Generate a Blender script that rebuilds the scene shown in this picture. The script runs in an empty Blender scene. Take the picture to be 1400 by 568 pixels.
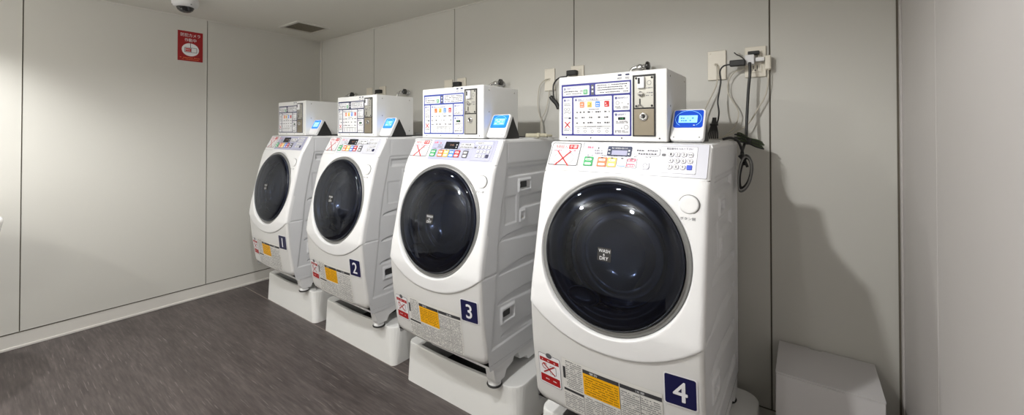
import bpy, bmesh, math, random
from math import sin, cos, pi, radians, sqrt
from mathutils import Vector, Matrix
import numpy as np
random.seed(7)
SC = bpy.context.scene
COL = SC.collection

# ------------------------------------------------------------------ materials
MATS = {}
def mat(name, rgb, rough=.5, metal=0., spec=.5, emit=None, es=0., coat=0., bump=None):
    if name in MATS: return MATS[name]
    m = bpy.data.materials.new(name); m.use_nodes = True
    nt = m.node_tree; b = nt.nodes['Principled BSDF']
    b.inputs['Base Color'].default_value = (*rgb, 1)
    b.inputs['Roughness'].default_value = rough
    b.inputs['Metallic'].default_value = metal
    b.inputs['Specular IOR Level'].default_value = spec
    b.inputs['Coat Weight'].default_value = coat
    b.inputs['Coat Roughness'].default_value = .08
    if emit: 
        b.inputs['Emission Color'].default_value = (*emit, 1); b.inputs['Emission Strength'].default_value = es
    if bump:
        sc, st = bump
        n = nt.nodes.new('ShaderNodeTexNoise'); n.inputs['Scale'].default_value = sc; n.inputs['Detail'].default_value = 3
        tc = nt.nodes.new('ShaderNodeTexCoord'); nt.links.new(tc.outputs['Object'], n.inputs['Vector'])
        bp = nt.nodes.new('ShaderNodeBump'); bp.inputs['Strength'].default_value = st; bp.inputs['Distance'].default_value = .002
        nt.links.new(n.outputs['Fac'], bp.inputs['Height']); nt.links.new(bp.outputs['Normal'], b.inputs['Normal'])
    MATS[name] = m
    return m
def srgb(r, g, b):
    f = lambda c: (c/255/12.92) if c/255 <= .04045 else ((c/255+.055)/1.055)**2.4
    return (f(r), f(g), f(b))

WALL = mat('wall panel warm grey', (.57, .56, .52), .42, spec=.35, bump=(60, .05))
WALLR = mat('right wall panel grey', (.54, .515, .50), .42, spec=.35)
CEIL = mat('ceiling board', (.78, .765, .71), .7, bump=(90, .05))
GAPM = mat('dark joint', (.12, .105, .08), .8)
TRIM = mat('pale trim', (.66, .64, .60), .45)
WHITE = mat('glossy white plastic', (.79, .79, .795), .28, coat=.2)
WHITE2 = mat('satin white plastic', (.75, .75, .755), .35)
SIDE = mat('painted cabinet steel', (.68, .685, .70), .38)
LOWER = mat('shaded lower panel white', (.655, .65, .64), .4)  # greyer than the upper shell, shade of the down-facing panel put into the colour
PED = mat('pedestal moulded plastic', (.80, .80, .785), .4, bump=(250, .05))
DARK = mat('dark recess', (.012, .012, .012), .6)
RUBBER_AND_SHADE = mat('black rubber and deck shade', (.02, .02, .02), .55)
CHROME = mat('chrome', (.72, .72, .72), .14, 1.)
RINGM = mat('satin grey door ring', (.22, .22, .215), .3, .2)
NAVY = mat('navy print', srgb(28, 32, 128), .4)
NAVYP = mat('number plate navy', srgb(14, 16, 66), .3, coat=.3)
NAVYD = mat('dark navy print', srgb(38, 44, 84), .4)
BLUEP = mat('blue print', srgb(50, 72, 160), .4)
PAPER = mat('white paper', (.77, .77, .79), .45)
PAPERG = mat('grey paper label', (.60, .59, .56), .5)
INK = mat('ink', (.045, .045, .05), .5)
INKG = mat('grey ink', (.12, .12, .14), .5)
REDI = mat('red print', srgb(196, 24, 28), .4)
RED2 = mat('dark red print', srgb(168, 22, 24), .45)
YEL = mat('yellow print', srgb(243, 178, 12), .45)
GREEN = mat('green print', srgb(42, 168, 92), .45)
ORANGE = mat('orange print', srgb(232, 122, 62), .45)
YELB = mat('pale yellow print', srgb(238, 200, 96), .45)
BLUEB = mat('sky blue print', srgb(70, 140, 232), .45)
PINK = mat('pink print', srgb(240, 120, 140), .45)
GREYB = mat('dark grey print', srgb(92, 92, 96), .45)
LILAC = mat('lilac grey panel film', srgb(176, 177, 200), .35)
PANELW = mat('white panel film', srgb(236, 236, 246), .3)
PANELE = mat('pale grey panel film', srgb(208, 209, 218), .35)
DISP = mat('display window', (.012, .013, .02), .12)
DISP2 = mat('display window blue grey', srgb(66, 72, 96), .2)
LCD = mat('pale lcd segment area', srgb(160, 160, 190), .3)
STEEL = mat('brushed steel plate', srgb(176, 174, 166), .4, .5)
TAUPE = mat('taupe steel plate', srgb(138, 129, 112), .4, .4)
CASE = mat('coin box painted steel', (.76, .76, .745), .4)
PLATE = mat('ivory outlet plastic', srgb(226, 220, 206), .4)
CABLEW = mat('pale grey cable', srgb(190, 184, 170), .5)
CABLEB = mat('black cable', (.018, .018, .018), .45)
CABLEG = mat('dark green cable', srgb(48, 62, 28), .5)
CARTON = mat('white carton board', (.60, .585, .59), .6)
CERAM = mat('white ceramic', (.88, .88, .88), .12, coat=.5)
SIGNR = mat('red sign film', srgb(150, 16, 22), .4)
SCREEN = mat('lit blue screen', srgb(30, 110, 220), .2, emit=srgb(40, 130, 245), es=.6)
SCREEND = mat('lit deep blue screen', srgb(25, 70, 180), .2, emit=srgb(28, 78, 200), es=.25)
SCREENL = mat('lit pale screen window', srgb(140, 210, 245), .2, emit=srgb(140, 215, 250), es=.6)
DOMEB = mat('smoked dome', (.01, .01, .012), .06, coat=.6)
VENTM = mat('vent grille', srgb(205, 196, 176), .5)
INNER = mat('door inner plastic', (.012, .016, .034), .25)
DRUM = mat('drum steel', (.10, .11, .13), .3, .9)
BOWL = mat('inner door bowl', (.010, .018, .045), .12, coat=.6)

def glass_mat():
    m = bpy.data.materials.new('tinted door glass'); m.use_nodes = True
    nt = m.node_tree; nt.nodes.clear()
    o = nt.nodes.new('ShaderNodeOutputMaterial'); mx = nt.nodes.new('ShaderNodeMixShader')
    tr = nt.nodes.new('ShaderNodeBsdfTransparent'); tr.inputs['Color'].default_value = (.32, .37, .50, 1)
    gl = nt.nodes.new('ShaderNodeBsdfGlossy'); gl.inputs['Roughness'].default_value = .035; gl.inputs['Color'].default_value = (.85, .9, 1, 1)
    fr = nt.nodes.new('ShaderNodeFresnel'); fr.inputs['IOR'].default_value = 1.5
    nt.links.new(fr.outputs[0], mx.inputs[0]); nt.links.new(tr.outputs[0], mx.inputs[1]); nt.links.new(gl.outputs[0], mx.inputs[2])
    nt.links.new(mx.outputs[0], o.inputs[0])
    return m
GLASS = glass_mat()

def floor_mat():
    m = bpy.data.materials.new('dark streaked vinyl floor'); m.use_nodes = True
    nt = m.node_tree; b = nt.nodes['Principled BSDF']; L = nt.links.new
    tc = nt.nodes.new('ShaderNodeTexCoord')
    def noise(scale, vs, detail=4):
        mp = nt.nodes.new('ShaderNodeMapping'); mp.inputs['Scale'].default_value = vs
        n = nt.nodes.new('ShaderNodeTexNoise'); n.inputs['Scale'].default_value = scale; n.inputs['Detail'].default_value = detail
        L(tc.outputs['Object'], mp.inputs[0]); L(mp.outputs[0], n.inputs['Vector']); return n
    a = noise(4, (.5, 3.2, 1)); c = noise(34, (.28, 3.0, 1), 6); d = noise(46, (.16, 3.4, 1), 2)
    r1 = nt.nodes.new('ShaderNodeValToRGB'); r1.color_ramp.elements[0].position = .3; r1.color_ramp.elements[1].position = .75
    r1.color_ramp.elements[0].color = (.056, .046, .044, 1); r1.color_ramp.elements[1].color = (.095, .080, .077, 1)
    L(a.outputs['Fac'], r1.inputs[0])
    r2 = nt.nodes.new('ShaderNodeValToRGB'); r2.color_ramp.elements[0].position = .35; r2.color_ramp.elements[1].position = .72
    r2.color_ramp.elements[0].color = (.78, .78, .78, 1); r2.color_ramp.elements[1].color = (1.35, 1.33, 1.32, 1)
    L(c.outputs['Fac'], r2.inputs[0])
    mu = nt.nodes.new('ShaderNodeMix'); mu.data_type = 'RGBA'; mu.blend_type = 'MULTIPLY'; mu.inputs[0].default_value = 1
    L(r1.outputs[0], mu.inputs[6]); L(r2.outputs[0], mu.inputs[7])
    r3 = nt.nodes.new('ShaderNodeValToRGB'); r3.color_ramp.elements[0].position = .64; r3.color_ramp.elements[1].position = .72
    r3.color_ramp.elements[0].color = (0, 0, 0, 1); r3.color_ramp.elements[1].color = (1, 1, 1, 1)
    L(d.outputs['Fac'], r3.inputs[0])
    mx = nt.nodes.new('ShaderNodeMix'); mx.data_type = 'RGBA'; mx.inputs[7].default_value = (.24, .21, .20, 1)
    ms = nt.nodes.new('ShaderNodeMath'); ms.operation = 'MULTIPLY'; ms.inputs[1].default_value = .45
    L(r3.outputs[0], ms.inputs[0]); L(ms.outputs[0], mx.inputs[0]); L(mu.outputs[2], mx.inputs[6])
    L(mx.outputs[2], b.inputs['Base Color'])
    b.inputs['Roughness'].default_value = .42; b.inputs['Specular IOR Level'].default_value = .35
    bp = nt.nodes.new('ShaderNodeBump'); bp.inputs['Strength'].default_value = .08; bp.inputs['Distance'].default_value = .002
    L(c.outputs['Fac'], bp.inputs['Height']); L(bp.outputs['Normal'], b.inputs['Normal'])
    return m
FLOOR = floor_mat()

# ------------------------------------------------------------------ mesh helpers
class MB:
    """collects geometry in world coordinates, links it as one mesh"""
    def __init__(s): s.v = []; s.f = []; s.mi = []; s.mats = []; s.sm = []
    def m(s, mt):
        if mt not in s.mats: s.mats.append(mt)
        return s.mats.index(mt)
    def add(s, vs, fs, mt, smooth=False):
        o = len(s.v); k = s.m(mt)
        s.v += [tuple(p) for p in vs]
        for f in fs: s.f.append([i+o for i in f]); s.mi.append(k); s.sm.append(smooth)
    def box(s, a, b, mt, bev=0.):
        x0, y0, z0 = a; x1, y1, z1 = b
        if bev <= 0:
            s.add([(x0,y0,z0),(x1,y0,z0),(x1,y1,z0),(x0,y1,z0),(x0,y0,z1),(x1,y0,z1),(x1,y1,z1),(x0,y1,z1)],
                  [(0,3,2,1),(4,5,6,7),(0,1,5,4),(1,2,6,5),(2,3,7,6),(3,0,4,7)], mt); return
        bm = bmesh.new(); bmesh.ops.create_cube(bm, size=1)
        for v in bm.verts: v.co = Vector(((x0+x1)/2+v.co.x*(x1-x0), (y0+y1)/2+v.co.y*(y1-y0), (z0+z1)/2+v.co.z*(z1-z0)))
        bmesh.ops.bevel(bm, geom=bm.edges[:]+bm.verts[:], offset=bev, segments=2, profile=.5, affect='EDGES')
        s.bm(bm, mt)
    def bm(s, bm, mt, smooth=False, M=None):
        bm.verts.index_update()
        s.add([(M @ v.co) if M else v.co for v in bm.verts], [[v.index for v in f.verts] for f in bm.faces], mt, smooth); bm.free()
    def grid(s, P, mt, smooth=True, flip=False, closed=False):
        n = len(P); m_ = len(P[0]); vs = [p for r in P for p in r]; fs = []
        for i in range(n-1):
            for j in range(m_ if closed else m_-1):
                q = (i*m_+j, i*m_+(j+1) % m_, (i+1)*m_+(j+1) % m_, (i+1)*m_+j)
                fs.append(q[::-1] if flip else q)
        s.add(vs, fs, mt, smooth)
    def lathe(s, prof, M, mt, n=48, smooth=True):
        """prof: (r, h); M maps local (x,y,h)"""
        P = []
        for r, h in prof:
            P.append([M @ Vector((r*cos(2*pi*k/n), r*sin(2*pi*k/n), h)) for k in range(n)])
        s.grid(P, mt, smooth, closed=True)
    def tube(s, pts, r, mt, n=8, sub=6, smooth_path=True):
        p = [Vector(q) for q in pts]
        if smooth_path and len(p) > 2:
            out = []
            for i in range(len(p)-1):
                a = p[max(i-1, 0)]; b = p[i]; c = p[i+1]; d = p[min(i+2, len(p)-1)]
                for k in range(sub):
                    t = k/sub
                    out.append(.5*((2*b)+(-a+c)*t+(2*a-5*b+4*c-d)*t*t+(-a+3*b-3*c+d)*t**3))
            out.append(p[-1]); p = out
        T = []; 
        for i in range(len(p)):
            t = (p[min(i+1, len(p)-1)]-p[max(i-1, 0)]); T.append(t.normalized() if t.length > 1e-9 else Vector((0,0,1)))
        u = T[0].orthogonal().normalized(); R = []
        for i in range(len(p)):
            u = (u-T[i]*u.dot(T[i])); u = u.normalized() if u.length > 1e-6 else T[i].orthogonal().normalized()
            w = T[i].cross(u); rr = r[i*len(r)//len(p)] if isinstance(r, (list, tuple)) else r
            R.append([p[i]+(u*cos(2*pi*k/n)+w*sin(2*pi*k/n))*rr for k in range(n)])
        s.grid(R, mt, True, closed=True)
        o = len(s.v); k = s.m(mt)
        s.v += [tuple(q) for q in R[0]]+[tuple(q) for q in R[-1]]
        s.f.append(list(range(o, o+n))[::-1]); s.f.append(list(range(o+n, o+2*n))); s.mi += [k, k]; s.sm += [False, False]
    def prism(s, poly, fn, mt, cap=True):
        """poly loop list -> fn(level) for each level gives loop"""
        L = [fn(i) for i in poly]
        s.grid(L, mt, False, closed=True)
        n = len(L[0]); o = len(s.v); k = s.m(mt)
        if cap:
            s.v += [tuple(q) for q in L[0]]+[tuple(q) for q in L[-1]]
            s.f.append(list(range(o, o+n))[::-1]); s.f.append(list(range(o+n, o+2*n))); s.mi += [k, k]; s.sm += [False, False]
    def build(s, name, parent=None, fix=True):
        me = bpy.data.meshes.new(name)
        o = bpy.data.objects.new(name, me); COL.objects.link(o)
        off = Vector((0, 0, 0))
        if parent is not None:
            o.parent = parent; q = parent
            while q is not None: off += q.location; q = q.parent
        else:
            a = np.array(s.v); lo = a.min(0); hi = a.max(0)
            off = Vector(((lo[0]+hi[0])/2, (lo[1]+hi[1])/2, lo[2])); o.location = off
        me.from_pydata([tuple(Vector(v)-off) for v in s.v], [], s.f)
        for mt in s.mats: me.materials.append(mt)
        me.polygons.foreach_set('material_index', s.mi)
        me.polygons.foreach_set('use_smooth', s.sm)
        me.update()
        if fix:
            bm = bmesh.new(); bm.from_mesh(me); bmesh.ops.remove_doubles(bm, verts=bm.verts, dist=1e-6)
            bmesh.ops.recalc_face_normals(bm, faces=bm.faces); bm.to_mesh(me); bm.free()
        return o

def frame(o, u, v):
    """4x4 with local x=u, y=v, z=u x v at o"""
    u = Vector(u).normalized(); v = Vector(v).normalized(); w = u.cross(v)
    M = Matrix((u, v, w)).transposed().to_4x4(); M.translation = Vector(o); return M

TXT = {}
def text_geo(s):
    if s in TXT: return TXT[s]
    c = bpy.data.curves.new('t', 'FONT'); c.body = s; c.resolution_u = 3
    o = bpy.data.objects.new('t', c); COL.objects.link(o)
    me = bpy.data.meshes.new_from_object(o)
    vs = [(v.co.x, v.co.y) for v in me.vertices]; fs = [list(p.vertices) for p in me.polygons]
    bpy.data.objects.remove(o); bpy.data.curves.remove(c); bpy.data.meshes.remove(me)
    x0 = min(v[0] for v in vs); x1 = max(v[0] for v in vs); y0 = min(v[1] for v in vs); y1 = max(v[1] for v in vs)
    TXT[s] = ([(x-x0, y-y0) for x, y in vs], fs, x1-x0, y1-y0)
    return TXT[s]

class Decal(MB):
    """flat print laid on a surface: fn(a, b, off) -> world point"""
    def __init__(s, fn, ax=1.): super().__init__(); s.fn = fn; s.ax = ax
    def rect(s, a0, b0, a1, b1, mt, l=1, seg=None):
        na = seg or max(1, int(abs(a1-a0)/.04)); nb = seg or max(1, int(abs(b1-b0)/.04)) if not seg else seg
        P = [[s.fn(a0+(a1-a0)*i/na, b0+(b1-b0)*j/nb, .0004*l) for i in range(na+1)] for j in range(nb+1)]
        s.grid(P, mt, False)
    def poly(s, pts, mt, l=1):
        s.add([s.fn(a, b, .0004*l) for a, b in pts], [list(range(len(pts)))], mt)
    def disc(s, a, b, ra, rb, mt, l=1, n=24):
        s.poly([(a+ra*cos(2*pi*k/n), b+rb*sin(2*pi*k/n)) for k in range(n)], mt, l)
    def ring(s, a, b, ra, rb, wa, wb, mt, l=1, n=28, k0=0, k1=28):
        P = [[s.fn(a+(ra-q*wa)*cos(2*pi*k/n), b+(rb-q*wb)*sin(2*pi*k/n), .0004*l) for k in range(k0, k1+1)] for q in (0, 1)]
        s.grid(P, mt, False)
    def rrect(s, a0, b0, a1, b1, r, mt, l=1, rb=None):
        rb = rb or r; pts = []
        for cx, cy, q in ((a1-r, b1-rb, 0), (a0+r, b1-rb, 1), (a0+r, b0+rb, 2), (a1-r, b0+rb, 3)):
            for k in range(5):
                t = pi/2*(q+k/4); pts.append((cx+r*cos(t), cy+rb*sin(t)))
        s.poly(pts, mt, l)
    def line(s, p, q, w, mt, l=1):
        p = Vector(p); q = Vector(q); d = (q-p).normalized(); n = Vector((-d.y, d.x))*w/2
        s.poly([tuple(p+n), tuple(p-n), tuple(q-n), tuple(q+n)], mt, l)
    def text(s, t, a, b, w, h, mt, l=2):
        vs, fs, tw, th = text_geo(t)
        s.add([s.fn(a+x/tw*w, b+y/th*h, .0004*l) for x, y in vs], fs, mt)
    def micro(s, a0, a1, b, h, mt, l=2, dens=.8):
        """one line of print too small to read"""
        x = a0
        hx = h*s.ax
        while x < a1-hx*.3:
            w = hx*random.uniform(.5, 1.6)
            if random.random() < dens:
                xe = min(x+w, a1); yy = b+h*random.uniform(0, .15)
                s.poly([(x, yy), (xe, yy), (xe, yy+h*random.uniform(.55, .9)), (x, yy+h*.8)], mt, l)
            x += w+hx*.3
    def cross(s, a, b, w, h, t, mt, l=3):
        s.line((a-w/2, b-h/2), (a+w/2, b+h/2), t, mt, l); s.line((a-w/2, b+h/2), (a+w/2, b-h/2), t, mt, l)

def tag(o, label, cat, group=None):
    o['label'] = label; o['category'] = cat
    if group: o['group'] = group
    return o
def struct(o): o['kind'] = 'structure'; return o
def thing(name, loc, label, cat, group=None):
    o = bpy.data.objects.new(name, None); COL.objects.link(o); o.location = loc; o.empty_display_size = .1
    return tag(o, label, cat, group)

# ------------------------------------------------------------------ room
WY = 2.205; WX = -3.963; RX = .307; CZ = 2.286; FY = -1.9
b = MB(); b.box((WX-.2, FY-.1, -.1), (RX+.2, WY+.1, 0), FLOOR); struct(b.build('floor'))
b = MB(); b.box((WX-.2, FY-.1, CZ), (RX+.2, WY+.1, CZ+.1), CEIL); struct(b.build('ceiling'))
def panels_x(cuts, y, side, z0, z1, mt, g=.003):
    b = MB(); x0 = cuts[0]; b.box((x0, y+side*.006, 0), (cuts[-1], y+side*.09, z1), GAPM)
    for a, c in zip(cuts[:-1], cuts[1:]): b.box((a+g, y, z0), (c-g, y+side*.02, z1), mt, .0015)
    return b
def panels_y(cuts, x, side, z0, z1, mt, g=.0025):
    b = MB(); b.box((x+side*.006, cuts[0], 0), (x+side*.09, cuts[-1], z1), GAPM)
    for a, c in zip(cuts[:-1], cuts[1:]): b.box((x, a+g, z0), (x+side*.02, c-g, z1), mt, .0015)
    return b
b = panels_x([WX, -3.078, -2.093, -1.108, -.123, RX], WY, 1, .10, CZ-.001, WALL); struct(b.build('wall_back'))
b = panels_y([FY, -.75, .235, 1.22, WY], WX, -1, .105, CZ-.001, WALL); struct(b.build('wall_left'))
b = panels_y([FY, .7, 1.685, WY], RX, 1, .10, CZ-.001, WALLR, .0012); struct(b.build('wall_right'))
b = MB(); b.box((WX-.09, FY-.09, 0), (RX+.09, FY, CZ-.001), WALL); struct(b.build('wall_front'))
# baseboards
b = MB(); b.box((WX-.003, FY, .0), (WX-.03, WY, .095), TRIM); b.box((WX-.03, FY, 0), (WX+.003, WY, .016), TRIM, .003); struct(b.build('baseboard_left'))
b = MB(); b.box((WX, WY+.003, 0), (RX, WY+.03, .092), TRIM); b.box((WX, WY-.006, 0), (RX, WY+.03, .02), TRIM, .004); struct(b.build('baseboard_back'))
b = MB(); b.box((RX+.003, FY, 0), (RX+.03, WY, .092), TRIM); b.box((RX-.006, FY, 0), (RX+.03, WY, .02), TRIM, .004); struct(b.build('baseboard_right'))
# corner trims and thin floor joint, ceiling edge
b = MB(); b.box((WX+.0, WY-.012, .1), (WX+.022, WY, CZ-.001), TRIM, .001); struct(b.build('trim_1'))
b = MB(); b.box((RX-.012, WY-.004, .1), (RX-.006, WY, CZ-.001), GAPM); b.box((RX-.006, WY-.03, .1), (RX, WY, CZ-.001), WALLR, .001); struct(b.build('trim_2'))
b = MB(); b.box((WX, 1.500, 0), (RX, 1.504, .0012), mat('floor joint bead', srgb(128, 118, 112), .4)); struct(b.build('trim_3'))
b = MB(); b.box((WX, WY-.008, CZ-.007), (RX, WY, CZ-.0005), TRIM); b.box((WX, FY, CZ-.007), (WX+.008, WY-.008, CZ-.0005), TRIM); struct(b.build('trim_4'))

# ------------------------------------------------------------------ washing machine shape (coordinates of machine 4)
XC = -.5385; HW = .3015; YB = 2.05
_pz = [.30, .335, .45, .55, .68, .72, .80, .87, 1.0, 1.10, 1.17, 1.205, 1.25, 1.32, 1.36]
_py = [1.348, 1.342, 1.324, 1.308, 1.295, 1.293, 1.305, 1.321, 1.348, 1.371, 1.389, 1.402, 1.4267, 1.465, 1.487]
def prof(z): return float(np.interp(z, _pz, _py))
def bulge(z): 
    if z < 1.14: return .016
    if z > 1.205: return 0.
    return .016*(1.205-z)/.065
def edge(d, r):
    return 0 if d <= 0 else r-sqrt(max(r*r-min(d, r)**2, 0))
def F(x, z, dy=0., er=.016):
    q = abs(x-XC)
    return prof(z)-bulge(z)*(1-(q/HW)**2)+edge(q-(HW-er), er)+dy
def zarc(x): 
    q = min(abs(x-XC)/HW, 1); return .615+.105*q**2.25
DC = Vector((XC, 1.336, .939)); DT = radians(9.5)
DU = Vector((0, sin(DT), cos(DT))); DN = Vector((0, -cos(DT), sin(DT)))
DM = frame(DC, (1, 0, 0), DU)

def make_cabinet():
    b = MB()
    # sides: height field in (y, z)
    def disp(y, z):
        d = 0.
        def band(t, w=.006): return max(0., min(1., .5+t/w))
        yl = float(np.interp(z, [.40, .72, .833, .984, 1.204], [1.378, 1.416, 1.424, 1.447, 1.494]))
        ins = min(band(y-yl), band(1.206-z), band(z-.395), band(2.02-y))
        d -= .004*ins
        dist = min(abs(y-yl), 9)
        def rr(y0, y1, z0, z1, depth, w=.01):
            return depth*min(band(y-y0, w), band(y1-y, w), band(z-z0, w), band(z1-z, w))
        d += rr(1.509, 1.90, 1.148, 1.184, -.012, .012)
        d += rr(1.605, 1.90, .988, 1.040, -.012, .012)
        d += rr(1.480, 1.572, .926, 1.052, -.003, .006)
        d += rr(1.588, 1.700, 1.064, 1.126, .007, .008)
        d += rr(1.601, 1.688, 1.078, 1.112, -.030, .006)
        d += rr(1.600, 1.647, .917, .974, .005, .006)
        d += rr(1.612, 1.634, .938, .964, -.022, .005)
        d += rr(1.448, 1.556, .478, .552, .007, .008)
        d += rr(1.461, 1.543, .492, .536, -.030, .006)
        for (yt, zt, sl, H) in ((1.448, .858, -.10, .052), (1.437, .706, -.04, .045), (1.426, .574, -.09, .05), (1.449, .422, -.08, .042)):
            if y > yt:
                t = (y-yt)/.5; zb = zt+sl*(y-yt); h_ = H*min(1, (t*2.2))**.5
                u = (z-zb)/max(h_, 1e-4)
                if 0 < u < 1: d -= .013*min(1, (1-u)*6)*u**.8 if y < 1.97 else 0
        zs = .722+.03*max(0, y-1.33)
        if y < yl-.004 and abs(z-zs) < .0035: d -= .003
        if abs(y-1.497) < .0025 and z > 1.21: d -= .002
        return d
    NZ, NY = 270, 170
    for sx in (-1, 1):
        for (y0, y1, z0, z1) in ((1.603, 1.686, 1.079, 1.110), (1.613, 1.633, .939, .963), (1.463, 1.541, .494, .534)):
            xx = XC+sx*(HW-.024); b.box((min(xx, xx+sx*.004), y0, z0), (max(xx, xx+sx*.004), y1, z1), mat('dark grey pocket shade', (.05, .05, .05), .6))  # dark inserts paint the shade inside the side pockets
    for sgn in (1, -1):
        P = []
        for i in range(NZ+1):
            z = .305+(1.308-.305)*i/NZ; y0 = prof(z)+.016 if z > .34 else prof(.34)+.016+(.34-z)*.3
            row = []
            for j in range(NY+1):
                y = y0+(YB-y0)*j/NY
                row.append((XC+sgn*(HW-.0005+disp(y, z)), y, z))
            P.append(row)
        b.grid(P, SIDE, True, flip=sgn < 0)
    # back, underside, top
    b.box((XC-HW+.002, YB-.002, .305), (XC+HW-.002, YB+.006, 1.308), SIDE)
    b.add([(XC-HW, 1.36, .33), (XC+HW, 1.36, .33), (XC+HW, YB, .305), (XC-HW, YB, .305)], [(0, 3, 2, 1)], DARK)
    P = []
    for r, zz in ((0, 1.306), (.003, 1.3155), (.010, 1.3195), (.02, 1.32)):
        P.append([(XC-HW+r, 1.463+r*.5, zz), (XC+HW-r, 1.463+r*.5, zz), (XC+HW-r, YB+.006-r, zz), (XC-HW+r, YB+.006-r, zz)])
    b.grid(P, WHITE2, False, closed=True); b.add(P[-1], [(0, 1, 2, 3)], WHITE2)
    b.box((XC-HW+.03, 1.80, 1.3195), (XC+HW-.03, 2.03, 1.323), WHITE2, .001)
    return b
def make_base():
    b = MB()
    pts = [(1.385, .34), (1.405, .25), (1.415, .232), (1.475, .232), (1.492, .262), (1.54, .275), (1.553, .297), (1.585, .297), (1.60, .262), (1.66, .25), (1.675, .228), (1.77, .228), (1.79, .26), (1.93, .26), (1.945, .228), (2.03, .228), (2.045, .31), (2.045, .34)]
    for x0, x1 in ((XC+HW-.05, XC+HW-.003), (XC-HW+.003, XC-HW+.05)):
        L = [[(x, y+(.09*(2.045-y)/.66 if x0 < XC-.2 else 0), z) for y, z in pts] for x in (x0, x1)]
        b.grid(L, WHITE2, False, closed=True)
        b.add(L[0], [list(range(len(pts)))[::-1]], WHITE2); b.add(L[1], [list(range(len(pts)))], WHITE2)
    b.box((XC-HW+.05, 1.54, .262), (XC+HW-.05, 1.55, .34), DARK)
    b.box((XC-.10, 1.398, .29), (XC+HW-.01, 1.41, .34), WHITE2, .002)
    return b
def make_front():
    """white upper shell with the round door opening, plus the sloped control deck"""
    b = MB(); c = (DC.x, DC.z)
    # outline as function of angle about the door centre
    def outer(a):
        dx, dz = cos(a), sin(a); t = 9
        if dx > 1e-9: t = min(t, (XC+HW-c[0])/dx)
        if dx < -1e-9: t = min(t, (XC-HW-c[0])/dx)
        if dz > 1e-9: t = min(t, (1.205-c[1])/dz)
        if dz < 0:
            lo, hi = 0., t if t < 9 else .5
            g = lambda s: (c[1]+s*dz)-zarc(c[0]+s*dx)
            if g(hi) < 0:
                for _ in range(30):
                    mid = (lo+hi)/2
                    if g(mid) > 0: lo = mid
                    else: hi = mid
                t = lo
        return t
    angs = [2*pi*k/176 for k in range(176)]
    for cx_, cz_ in ((XC+HW, 1.205), (XC-HW, 1.205), (XC+HW, zarc(XC+HW)), (XC-HW, zarc(XC-HW))):
        angs.append(math.atan2(cz_-c[1], cx_-c[0]) % (2*pi))
    angs = sorted(set(round(a, 6) for a in angs))
    P = []
    dpt = lambda a, r, o: DC+Vector((1, 0, 0))*r*cos(a)+DU*r*sin(a)+DN*o
    P.append([dpt(a, .2635, -.03) for a in angs]); P.append([dpt(a, .2638, -.004) for a in angs])
    rin = []
    for a in angs:
        p = dpt(a, .2665, 0); rin.append((p.x, p.z))
    for t in (0, .03, .1, .25, .45, .65, .8, .88, .93, .965, .985, 1.0):
        row = []
        for a, (xi, zi) in zip(angs, rin):
            aa = math.atan2(zi-c[1], xi-c[0]); R = outer(aa); ri = math.hypot(xi-c[0], zi-c[1])
            r = ri+(max(R, ri+.002)-ri)*t; x = c[0]+r*cos(aa); z = c[1]+r*sin(aa)
            x = max(XC-HW, min(XC+HW, x)); y = F(x, z)
            d = z-zarc(x)
            if d < .008 and z < .9: y += edge(.008-d, .0082)*.9
            if t == 0: y += .002
            row.append((x, y, z))
        P.append(row)
    last = P[-1]
    P.append([(x, y+.014 if z < .9 else y, z) for x, y, z in last])
    b.grid(P, WHITE, True, closed=True)
    # control deck shell
    xs = [XC-HW+HW*2*k/40 for k in range(41)]; extra = [XC-HW+.002, XC-HW+.006, XC-HW+.011, XC+HW-.002, XC+HW-.006, XC+HW-.011]
    xs = sorted(xs+extra); Q = []
    for z in (1.205, 1.22, 1.24, 1.26, 1.28, 1.30, 1.312): Q.append([(x, F(x, z), z) for x in xs])
    Q.append([(x, F(x, 1.316)+.001, 1.3172) for x in xs]); Q.append([(x, F(x, 1.32)+.006, 1.3202) for x in xs]); Q.append([(x, max(F(x, 1.32)+.02, 1.485), 1.3202) for x in xs])
    b.grid(Q, WHITE, True)
    return b
def make_lower():
    b = MB(); P = []
    xs = sorted([XC-HW+HW*2*k/40 for k in range(41)]+[XC-HW+.002, XC-HW+.006, XC-HW+.011, XC+HW-.002, XC+HW-.006, XC+HW-.011])
    for k in range(22):
        t = k/21; row = []
        for x in xs:
            q = abs(x-XC); zb = .335+.018*max(0, (q-.26)/.0415)**2
            z = zb+(zarc(x)+.006-zb)*t; y = F(x, z, .006)+edge(.014-(z-zb), .014)*.8
            row.append((x, y, z))
        P.append(row)
    P.insert(0, [(x, y+.03, z-.001) for x, y, z in P[0]])
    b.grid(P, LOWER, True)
    # small grey triangles of the lower panel run round on to the side below the seam
    return b
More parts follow.
